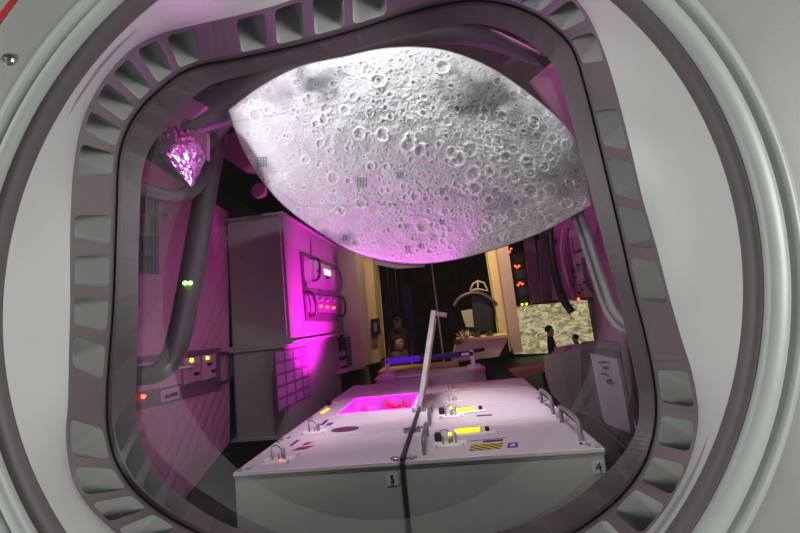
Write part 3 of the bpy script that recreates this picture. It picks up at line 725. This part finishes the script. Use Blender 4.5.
nt.links.new(n.outputs['Fac'], bp.inputs['Height']); nt.links.new(bp.outputs[0], b.inputs['Normal'])
me.materials.append(mm); link_mesh('surface', me, moon)
# back shell
nb = 40; sb = np.linspace(0, 1, 60); vb = np.linspace(0, 1, nb); Ub = arcs(UP, sb); Lb = arcs(LO, sb)
PB = Ub[None]*(1-vb)[:, None, None]+Lb[None]*vb[:, None, None]; CB = 1.78+(PB[..., 1]-48)/217*.72+.004+.22*(np.sin(PI*vb))[:, None]*np.sin(PI*sb)[None]
B3 = np.stack([(PB[..., 0]-400)/F*CB*.998+.0, (PB[..., 1]-266.5)/F*CB*.998, CB], -1); B3 = CAM+B3@ROT.T
ix = np.arange(nb*60).reshape(nb, 60); qb = np.stack([ix[:-1, :-1], ix[:-1, 1:], ix[1:, 1:], ix[1:, :-1]], -1).reshape(-1, 4)
mesh('back_shell', list(B3.reshape(-1, 3)), [tuple(map(int, x)) for x in qb], M_dark, moon, True, recalc=False)
rim = [hz(*PB[0, i], CB[0, i]) for i in range(0, 60, 2)]+[hz(*PB[-1, i], CB[-1, i]) for i in range(58, 0, -2)]
tube('rim_cord', [p+DEEP*.004 for p in rim]+[rim[0]], .006, mat('rim cord', (120, 130, 125), .5), moon, 8)
# fixings under the moon
slab('lower_bracket', [hz(x, y, 2.56) for x, y in ((372, 257), (392, 261), (425, 260), (424, 266), (398, 268), (376, 264))], DEEP*.08, M_greyp, moon, .005)

# ------------------------------------------------------------------ panels behind, left of the view
def grounded(pts, y):
    """points of a 4-sided upright with its two last points carried down to the floor"""
    P = [ony(px, py, y) for px, py in pts]
    for t_, b_ in ((1, 2), (0, 3)): P[b_] = np.array((P[b_][0], y, 0.0))
    return P
def gp(name, pts, y, m, th=.2, bevel=0.): return slab(name, grounded(pts, y), (0, th, 0), m, None, bevel)
def yp(name, pts, y, m, parent=None, th=.2, bevel=.0): return slab(name, [ony(px, py, y) for px, py in pts], (0, th, 0), m, parent, bevel)
o = yp('wall_panel', [(335, 215), (351, 215), (363.5, 367.5), (347, 371)], 4.6, M_greyp, None, .5, .01); tag(o, 'tall pinkish grey wall panel just right of the magenta cabinet', 'panel')
o = yp('wall_panel', [(359, 215), (368, 215), (379.5, 361), (364, 365)], 5.4, M_cream, None, .5, .01); tag(o, 'tall cream wall panel behind the pinkish grey one', 'panel')
ph = empty('wall_phone', ony(374, 336, 5.38), 'black wall device on the cream panel', 'telephone')
yp('body', [(371, 320), (377.5, 319), (379, 334), (372.5, 336)], 5.30, M_rub, ph, .09, .01)
yp('screen', [(373.5, 323), (376.5, 322.5), (377, 331), (374.3, 331.5)], 5.28, M_sat, ph, .015)
sh = empty('equipment_shelf', ony(340, 372, 4.5), 'small dark equipment shelf between the magenta cabinet and pinkish panel', 'shelf')
yp('back_plate', [(331, 340), (346, 337), (348, 372), (334, 376)], 4.3, M_dark, sh, .2)
yp('board', [(334, 371), (348, 368), (348, 372), (334, 375)], 4.1, M_greyp, sh, .2)
yp('instrument', [(335, 353), (343, 351), (343.5, 356), (335.5, 358)], 4.2, M_sat, sh, .1)
yp('instrument', [(336, 362), (344, 360), (344.5, 366), (336.5, 368)], 4.2, M_greyp, sh, .1)
o = gp('storage_bin', [(336, 376), (361, 370), (362, 394), (338, 400)], 5.0, mat('olive bin', (120, 112, 80), .7, noise=.2), .5, .01); tag(o, 'olive storage bin below the pinkish grey panel', 'bin')
o = gp('storage_bin', [(363, 368), (380, 364), (381, 384), (364, 390)], 5.9, MATS['olive bin'], .4, .01); tag(o, 'olive storage bin below the cream panel', 'bin')

# right pillars
o = yp('pillar', [(482, 215), (492, 215), (510, 337), (501, 339)], 6.0, M_cream, None, .25, .01); tag(o, 'tall cream pillar right of the dark opening', 'pillar')
o = yp('pillar', [(492.5, 215), (503, 215), (522, 351), (513, 353)], 5.4, M_greyp, None, .25, .01); tag(o, 'tall pinkish pillar beside the red-lit rack', 'pillar')
rack = empty('equipment_rack', ony(525, 330, 5.8), 'black equipment rack with rows of red lamps behind the pinkish pillar', 'rack')
yp('body', [(498, 200), (560, 200), (564, 302), (520, 306)], 6.6, M_black, rack, .4)
for px, py, m in ((511, 249, M_ledr), (515, 266, M_ledr), (519, 266, M_ledr), (517, 267.5, M_ledr), (518, 285, M_ledr), (522.5, 284, M_ledr), (520, 283, M_ledr), (522, 304.5, M_ledy), (526.5, 304, M_ledy), (509.5, 252, M_ledr)):
    disc('indicator_lamp', ony(px, py, 6.59), (0, -1, 0), .016, .02, m, rack, 8)
for yy in (255, 271, 289):
    yp('rack_unit', [(507, yy), (530, yy-2.5), (531, yy+6), (509, yy+9)], 6.58, M_dark, rack, .02)
yp('frame_post', [(521, 215), (532, 215), (542, 302), (532, 304)], 6.3, M_purple, rack, .1)

# glowing lunar landscape panel and two people before it
scr = empty('landscape_panel', ony(560, 352, 12.5), 'cream glowing lunar landscape panel on the far wall behind two people', 'screen')
yp('picture', [(515, 300.5), (598, 299), (599, 352), (515, 354)], 12.3, M_scape, scr, .05)  # landscape reflected in the glass, built as a mural with added glow
yp('frame', [(514, 300), (598.6, 298.3), (599.6, 353), (514, 355)], 12.36, M_dark, scr, .1)

def person(name, foot, h, facing, label, shirt, trousers, pose=None, seg=None):
    """one skinned body; foot: ground point, h: height, facing: unit xy"""
    f = np.array((facing[0], facing[1], 0.)); f = f/np.linalg.norm(f); l = np.array((-f[1], f[0], 0)); up = np.array((0, 0, 1.))
    B = np.array(foot); k = h/1.75
    def P(a, b, c): return tuple(B+(l*a+f*b+up*c)*k)
    sw = .02 if pose != 'walk' else .16
    pts = {'pel': (P(0, 0, .95), .15), 'bel': (P(0, .01, 1.1), .14), 'che': (P(0, 0, 1.32), .155), 'nek': (P(0, .0, 1.47), .065), 'hd0': (P(0, .03, 1.56), .085), 'hd1': (P(0, .025, 1.66), .095), 'hd2': (P(0, .02, 1.71), .06), 'nos': (P(0, .125, 1.62), .012),
           'shl': (P(.17, 0, 1.41), .065), 'ell': (P(.23, -.02, 1.13), .045), 'wrl': (P(.23, .12, .90), .03), 'hal': (P(.23, .15, .83), .032), 'fil': (P(.225, .17, .75), .018), 'thl': (P(.2, .2, .82), .012),
           'shr': (P(-.17, 0, 1.41), .065), 'elr': (P(-.23, -.02, 1.13), .045), 'wrr': (P(-.23, .1, .90), .03), 'har': (P(-.23, .13, .83), .032), 'fir': (P(-.225, .15, .75), .018), 'thr': (P(-.2, .18, .82), .012),
           'hil': (P(.1, 0, .88), .1), 'knl': (P(.11, sw, .48), .065), 'anl': (P(.11, sw*.6, .08), .045), 'tol': (P(.12, sw*.6+.15, .035), .035),
           'hir': (P(-.1, 0, .88), .1), 'knr': (P(-.11, -sw*.3, .48), .065), 'anr': (P(-.11, -sw, .08), .045), 'tor': (P(-.12, -sw+.15, .035), .035)}
    ed = 'pel-bel bel-che che-nek nek-hd0 hd0-hd1 hd1-hd2 hd0-nos che-shl shl-ell ell-wrl wrl-hal hal-fil hal-thl che-shr shr-elr elr-wrr wrr-har har-fir har-thr pel-hil hil-knl knl-anl anl-tol pel-hir hir-knr knr-anr anr-tor'.split()
    keys = list(pts); root = empty(name, foot, label, 'person')
    me = bpy.data.meshes.new('body'); o_ = Vector(foot)
    me.from_pydata([tuple(Vector(pts[q_][0])-o_) for q_ in keys], [tuple(keys.index(z) for z in e.split('-')) for e in ed], [])
    o = bpy.data.objects.new('body', me); COL.objects.link(o); o.parent = root
    sk = o.modifiers.new('skin', 'SKIN'); 
    for i, q_ in enumerate(keys):
        me.skin_vertices[0].data[i].radius = (pts[q_][1]*k,)*2; me.skin_vertices[0].data[i].use_root = (i == 0)
    sb_ = o.modifiers.new('sub', 'SUBSURF'); sb_.levels = 2; sb_.render_levels = 2
    bpy.context.view_layer.update()
    m2 = bpy.data.meshes.new_from_object(o.evaluated_get(bpy.context.evaluated_depsgraph_get()))
    bpy.data.objects.remove(o)
    for m_ in (shirt, M_skin, trousers): m2.materials.append(m_)
    for p in m2.polygons:
        p.use_smooth = True; z = p.center.z/k; r_ = abs((Vector(p.center).x*l[0]+Vector(p.center).y*l[1]))/k
        p.material_index = 1 if z > 1.47 or (r_ > .17 and z < .93 and z > .65) else (2 if z < .93 else 0)
    WL = link_mesh('body', m2, root)
    # hair cap
    bm = bmesh.new(); bmesh.ops.create_icosphere(bm, subdivisions=3, radius=.118*k)
    hc = Vector(P(0, .0, 1.655))-o_
    F3 = Vector(f)
    for vtx in list(bm.verts):
        if vtx.co.dot(F3) > .05*k and vtx.co.z < .045*k: vtx.co = vtx.co*.55
        if vtx.co.z < -.06*k: vtx.co = vtx.co*.7
        vtx.co = vtx.co+hc
    mh = bpy.data.meshes.new('hair'); bm.to_mesh(mh); bm.free(); mh.materials.append(M_hair)
    for p in mh.polygons: p.use_smooth = True
    link_mesh('hair', mh, root)
    # eyes, mouth, ears
    for sgn in (-1, 1):
        disc('eye', P(sgn*.034, .100, 1.635), f, .012*k, .008*k, M_ink, root, 8)
        disc('ear', P(sgn*.083, .02, 1.62), l*sgn, .026*k, .014*k, M_skin, root, 10)
    disc('mouth', P(0, .096, 1.565), f, .02*k, .006*k, M_red, root, 8)
    return root
def stand(px, py_head, y, h, *a, **kw):
    p = ony(px, py_head, y); return person('person', (p[0], y, 0), float(h if h else p[2]), *a, **kw)
stand(548.5, 326, 7.0, None, (.9, -.3), 'figure in silhouette standing in profile before the lunar landscape', M_shirt, M_rub, 'walk')
stand(575, 334.5, 7.3, None, (-1, .2), 'shorter dark-haired figure before the right part of the lunar landscape', M_shirt, M_rub)
stand(397, 336, 5.4, None, (.75, -.6), 'child in a grey shirt looking right from behind the raised cabinet', M_shirt2, M_rub)
stand(397, 314, 6.9, None, (-.1, -1), 'adult standing in the dark behind the child', mat('brown top', (70, 50, 40), .8), M_rub)

# hall furniture in the dark opening
tr = empty('planter_trough', ony(480, 360, 5.2), 'cream planter trough at the far end of the containers', 'planter')
yp('trough_front', [(458, 340.5), (509, 335.5), (498, 356), (452, 361.5)], 5.0, mat('trough', (205, 196, 170), .5), tr, .4, .01)
yp('trough_rim', [(457, 340), (510, 334.8), (510, 337), (457, 342.4)], 4.97, M_cream, tr, .46, .005)
box('stand', (ony(470, 350, 5.1)[0], 5.1, 0), (ony(490, 350, 5.1)[0], 5.3, ony(475, 357, 5.1)[2]), M_dark, tr)
def tuft(px, py, y, s, m, label):
    c = ony(px, py, y); V = []; Fq = []
    for k in range(22):
        a = random.uniform(0, 2*PI); e = random.uniform(.3, 1.4); L_ = s*random.uniform(.6, 1); d = np.array((math.cos(a)*math.cos(e), math.sin(a)*math.cos(e), math.sin(e)))
        w = nrm(np.cross(d, (0, 0, 1.)))*s*.13; i = len(V); V += [c, c+d*L_*.5+w, c+d*L_, c+d*L_*.5-w]; Fq.append((i, i+1, i+2, i+3))
    o = mesh('potted_plant', V, Fq, m, None, base=c, recalc=False); sm = o.modifiers.new('t', 'SOLIDIFY'); sm.thickness = .003
    tag(o, label, 'plant', 'plants in the cream trough')
M_pl1 = mat('pale leaves', (190, 180, 140), .7); M_pl2 = mat('orange leaves', (170, 90, 40), .7); M_pl3 = mat('green leaves', (80, 90, 50), .7)
tuft(466, 340, 5.15, .17, M_pl1, 'pale leafy plant at the left end of the cream trough')
tuft(458, 345, 4.93, .12, M_pl2, 'orange plant spilling over the left corner of the trough')
tuft(478, 338, 5.15, .11, M_pl3, 'low green plant in the middle of the cream trough')
tuft(490, 337, 5.15, .10, M_pl3, 'low green plant toward the right end of the trough')
a = ony(431, 262, 6.5); b = ony(446, 371, 6.5)
o = tube('thin_pole', [(a[0]*.35+b[0]*.65, 6.5, 0), (a[0], 6.5, 3.2)], .016, M_greyp, None, 8); tag(o, 'thin pale pole in the middle of the dark opening', 'pole')
# domed lamp with a hexagonal bracket
dl = empty('domed_lamp', ony(475, 330, 6.0), 'dark domed work lamp with hexagonal bracket above the trough', 'lamp')
tube('dome_edge', [ony(x, y, 6.0) for x, y in ((454, 306), (458, 299), (466, 294), (476, 292.5), (485, 295), (492, 300), (496, 304))], .03, MATS['rail paint'], dl, 10, smoothn=2)
hexa = [(470, 291), (473, 284), (478, 281), (484, 283), (488, 291), (478, 289), (470, 291)]
tube('hexagonal_bracket', [ony(x, y, 6.0) for x, y in hexa], .016, M_greyp, dl, 8)
tube('bracket_spoke', [ony(478, 281, 6.0), ony(478, 292, 6.0)], .014, M_greyp, dl, 8)
yp('lamp_body', [(475, 296), (490, 299), (492, 330), (474, 331)], 6.1, M_rub, dl, .3, .02)
yp('lit_card', [(461, 311), (472, 309), (474, 327), (466, 327)], 6.05, mat('pale card', (150, 150, 130), .7), dl, .02)
tube('lamp_post', [ony(483, 330, 6.2), (ony(483, 330, 6.2)[0], 6.2, 0)], .04, M_rub, dl, 8)
pb = ony(407, 300, 8.0)
o = gp('banner', [(401, 285), (409, 284), (414, 325), (405, 328)], 8.0, mat('violet banner', (90, 50, 130), .6, noise=.3), .05); tag(o, 'narrow violet banner in the dark opening behind the adult', 'banner')
for i, (pts, yy, lab) in enumerate((([(381, 262), (386, 262), (392, 330), (386, 332)], 7.2, 'narrow dark blue upright right of the cream panel'), ([(388, 262), (394, 262), (400, 325), (395, 328)], 7.6, 'narrow grey upright left of the violet banner'))):
    o = gp('upright_post', pts, yy, mat('upright%d' % i, ((38, 48, 66), (70, 64, 58))[i], .6), .08); tag(o, lab, 'post')
# bench behind the raised cabinet
bn = empty('work_bench', ony(440, 372, 4.7), 'cream work bench behind the raised cabinet', 'bench')
zbn = ony(400, 366, 4.9)[2]
box('bench_top', (ony(384, 366, 4.9)[0], 4.5, zbn-.05), (ony(458, 366, 4.9)[0], 4.9, zbn), M_cream, bn, .01)
for xx in (ony(388, 366, 4.9)[0], ony(452, 366, 4.9)[0]): box('leg', (xx-.03, 4.66, 0), (xx+.03, 4.72, zbn-.05), M_dark, bn)
st_ = empty('side_table', ony(530, 372, 4.5), 'low cream table edge right of the container column', 'table')
yp('table_top', [(513, 373), (548, 366), (546, 371), (518, 377.5)], 4.4, M_cream, st_, .3, .005)
for px, py in ((518, 376), (544, 370)):
    p = ony(px, py, 4.5); box('leg', (p[0]-.025, 4.45, 0), (p[0]+.025, 4.5, p[2]), M_dark, st_)

# ------------------------------------------------------------------ right side
eq = empty('equipment_wall_unit', ony(580, 300, 3.9), 'mauve equipment panel with switches and hoses right of the moon', 'equipment')
yp('back_plate', [(538, 150), (640, 150), (640, 300), (548, 300)], 4.2, M_purple, eq, .06)
yp('inner_plate', [(568, 232), (586, 222), (600, 296), (578, 298)], 4.1, M_greyp, eq, .05)
for a in ([(572, 238), (584, 231), (586, 246), (575, 251)], [(560, 262), (566, 260), (569, 290), (563, 292)]):
    yp('cover', a, 4.06, M_purple, eq, .04, .004)
for px, py, w in ((572, 271, 2.8), (578.5, 265, 1.2), (585, 282, .9), (580, 285, .7), (576, 277, .7), (590, 288, .9), (583, 290, .7), (574, 286, .7), (580, 293, 1.2), (591, 276, .8)):
    yp('switch', [(px-w, py-w), (px+w, py-w), (px+w, py+w), (px-w, py+w)], 4.03, M_black, eq, .03)
disc('indicator_lamp', ony(578.3, 299, 4.0), (0, -1, 0), .012, .015, M_ledr, eq, 8)
yp('edge_rail', [(538, 240), (548, 236), (552, 300), (543, 302)], 4.15, M_dpurple, eq, .06)  # deep mauve strip along the unit's left edge
for i, (pts, rad, m) in enumerate((([(549, 215), (551, 250), (556, 280), (563, 300), (572, 312)], .035, M_rub), ([(541, 225), (543, 240), (556, 242)], .03, M_rub),
      ([(563, 228), (560, 250), (568, 285), (574, 298)], .016, M_purple), ([(583, 258), (586, 280), (592, 292), (600, 293)], .016, M_dpurple), ([(568, 228), (565, 252), (573, 284)], .012, M_dpurple))):
    tube('hose', [ony(x, y, 3.85) for x, y in pts], rad, m, eq, 10, smoothn=2)
# right wall strip beside the liner
struct(slab('wall_side', [hz(604, 200, 3.0), hz(700, 200, 1.6), hz(700, 520, 1.6), hz(620, 420, 2.6), hz(598, 352, 3.4), hz(590, 250, 3.4)], RIGHT*.06, mat('side wall paint', (150, 105, 135), .6, noise=.08, nscale=8)))
# console with buttons, lower right
cn = empty('control_console', hz(615, 440, 2.0), 'dark console with a pale sloping button panel right of container 4', 'console')
slab('housing', [hz(x, y, 2.2) for x, y in ((582, 352), (604, 350), (622, 352), (642, 440), (629, 450), (590, 415), (584, 400))], DEEP*.25+RIGHT*.12, mat('console housing', (96, 88, 92), .5), cn, .01)
bpn = slab('button_panel', [hz(x, y, 2.18) for x, y in ((592, 354), (618, 360), (636, 427), (633, 434), (606, 423), (601, 400))], DEEP*.03, mat('console face', (190, 165, 185), .5), cn, .003)
for px, py in ((599.5, 362), (602.3, 362), (605, 362.2), (607.8, 362.5), (602, 373.5), (604.8, 374), (607.5, 374.6)):
    disc('button', hz(px, py, 2.178), -DEEP, .006, .006, M_ink, bpn, 10)
disc('dial', hz(609, 381.5, 2.178), -DEEP, .015, .012, M_ink, bpn, 14)
slab('button_cluster', [hz(x, y, 2.178) for x, y in ((602, 366), (608, 366.5), (609, 369), (603, 369))], -DEEP*.004, M_ink, bpn)
tube('lower_rail', [hz(x, y, 2.1) for x, y in ((597, 418), (612, 433), (629, 449), (633, 430), (618, 350))], .012, M_black, cn, 8)
# pale seat
seat = empty('padded_seat', hz(570, 430, 2.6), 'pale padded seat back behind the right container column', 'seat')
def surf(pl_, pr2, z, m, parent, name, bulge=.1, th=.25):
    n = len(pl_); V = []; Fq = []; K = 9
    for i in range(n):
        for j in range(K):
            u = j/(K-1); px = pl_[i][0]*(1-u)+pr2[i][0]*u; py = pl_[i][1]*(1-u)+pr2[i][1]*u
            V.append(hz(px, py, z-bulge*math.sin(PI*u)*math.sin(PI*(i+.6)/(n+.2))))
    m0 = len(V)
    for q_ in V[:m0]: V.append(q_+DEEP*th)
    for i in range(n-1):
        for j in range(K-1):
            a = i*K+j; Fq += [(a, a+1, a+K+1, a+K), (m0+a, m0+a+K, m0+a+K+1, m0+a+1)]
    bd = [j for j in range(K)]+[i*K+K-1 for i in range(1, n)]+[(n-1)*K+j for j in range(K-2, -1, -1)]+[i*K for i in range(n-2, 0, -1)]
    for a, b2 in zip(bd, bd[1:]+bd[:1]): Fq.append((a, b2, m0+b2, m0+a))
    mesh(name, V, Fq, m, parent, True)
slab('backrest', [hz(x, y, 2.9) for x, y in ((561, 354), (583, 352), (588, 372), (592, 395), (593, 414), (574, 411), (569, 392), (565, 372))], DEEP*.3+RIGHT*.22, M_cab, seat, .012)
slab('side_bolster', [hz(x, y, 2.92) for x, y in ((545, 357), (561, 354.5), (565, 372), (569, 392), (574, 411), (566, 407), (552, 392), (547, 374))], DEEP*.3+RIGHT*.2, M_greyp, seat, .012)

# ------------------------------------------------------------------ lights
def light(name, kind, loc, energy, color, size=.1, target=None, spot=None, sizey=None, blend=.6):
    l = bpy.data.lights.new(name, kind); l.energy = energy; l.color = color
    if kind == 'AREA':
        l.size = size
        if sizey: l.shape = 'RECTANGLE'; l.size_y = sizey
    else: l.shadow_soft_size = size
    if spot: l.spot_size = math.radians(spot); l.spot_blend = blend
    o = bpy.data.objects.new(name, l); COL.objects.link(o); o.location = tuple(loc)
    if target is not None:
        d = Vector(target)-Vector(loc); o.rotation_euler = d.to_track_quat('-Z', 'Y').to_euler()
    return o
MAG = (1, .06, .95); NEU = (1, 1, .96)
# exhibition hall behind the viewer
light('hall_light', 'AREA', (-2.5, -.8, 1.4), 64, NEU, 1.0, hz(500, 300, .9))
light('hall_light', 'AREA', (2.5, -.8, 1.3), 82, NEU, 1.0, hz(300, 300, .9))
light('hall_light', 'AREA', (0, -.1, -.9), 1.0, NEU, 1.0, hz(372, 300, .9))  # added fill from below, in place of hall floor bounce
# magenta grow lamp in the chamber
light('grow_lamp', 'POINT', (-.50, 2.80, TOP-.05), 4, MAG, .02)
light('grow_lamp', 'POINT', (-.72, 2.80, TOP-.05), 4, MAG, .02)
light('grow_lamp', 'SPOT', (-.60, 3.0, TOP-.04), 520, (1, .01, .78), .08, (-1.18, 3.3, 1.55), 62)
# magenta ceiling lamps of the module
light('module_light', 'AREA', (-.3, 1.9, 3.3), 5, (1, .1, .6), .8, (-1.6, 2.2, 1.4))
light('module_light', 'AREA', (.9, 2.3, 3.3), 8, (1, .3, .7), .8, (1.4, 3, 1.2))
light('module_light', 'SPOT', (-.1, 2.9, 3.4), 290, (1, .84, .95), .25, (-.2, 2.5, .85), 42)
light('module_light', 'POINT', (1.1, 2.9, 2.7), 7, (1, .12, .7), .1)
light('module_light', 'POINT', hz(165, 50, 1.3), 2.6, (1, .08, .7), .06)  # added out of sight behind the liner to tint the right pocket wall
# unseen spots added to light the moon; the magenta one repeats the chamber glow
light('added_moon_spot', 'SPOT', hz(60, 150, 1.22), 44, (.93, .97, 1), .03, hz(430, 170, 2.1), 100)
light('added_moon_spot', 'SPOT', hz(720, -40, 1.2), 12, (1, 1, 1), .03, hz(400, 190, 2.1), 90)
light('moon_uplight', 'SPOT', (-.45, 3.0, TOP+.1), 110, (1, .1, .95), .1, hz(385, 225, 2.3), 70)
light('added_moon_spot', 'SPOT', hz(330, -230, 1.15), 42, (.93, .98, 1), .03, hz(410, 170, 2.1), 100)
light('module_light', 'SPOT', hz(400, -260, 1.12), 45, (1, 1, .95), .1, hz(410, 480, 1.8), 60)  # unseen fill added above the port to brighten the container fronts
# warm hall lamps in the distance
light('far_lamp', 'SPOT', (.0, 4.4, 3.4), 330, (1, .74, .4), .1, (.9, 6.0, 1.3), 55)
light('far_lamp', 'SPOT', (-.3, 4.2, 3.4), 110, (1, .76, .42), .1, (-1.0, 5.3, 1.5), 50)
light('far_lamp', 'POINT', (.2, 9, 3.0), 25, (1, .7, .4), .1)
w = bpy.data.worlds.new('hall'); bpy.context.scene.world = w; w.use_nodes = True
w.node_tree.nodes['Background'].inputs[0].default_value = (.5, .52, .5, 1); w.node_tree.nodes['Background'].inputs[1].default_value = .09

# ------------------------------------------------------------------ camera
cd = bpy.data.cameras.new('camera'); cam = bpy.data.objects.new('camera', cd); COL.objects.link(cam)
cd.sensor_width = 36; cd.lens = 36*F/800; cd.clip_start = .02; cd.clip_end = 100
Rm = Matrix([list(ROT[:, 0]), list(-ROT[:, 1]), list(-ROT[:, 2])]).transposed()
cam.matrix_world = Matrix.Translation(Vector(CAM)) @ Rm.to_4x4()
sc = bpy.context.scene; sc.camera = cam
sc.view_settings.view_transform = 'Standard'; sc.view_settings.look = 'None'; sc.view_settings.gamma = 1; sc.view_settings.exposure = 0
sc.view_settings.use_curve_mapping = False
sc.cycles.max_bounces = 6; sc.cycles.transparent_max_bounces = 12; sc.cycles.sample_clamp_indirect = 4
sc.cycles.use_denoising = True
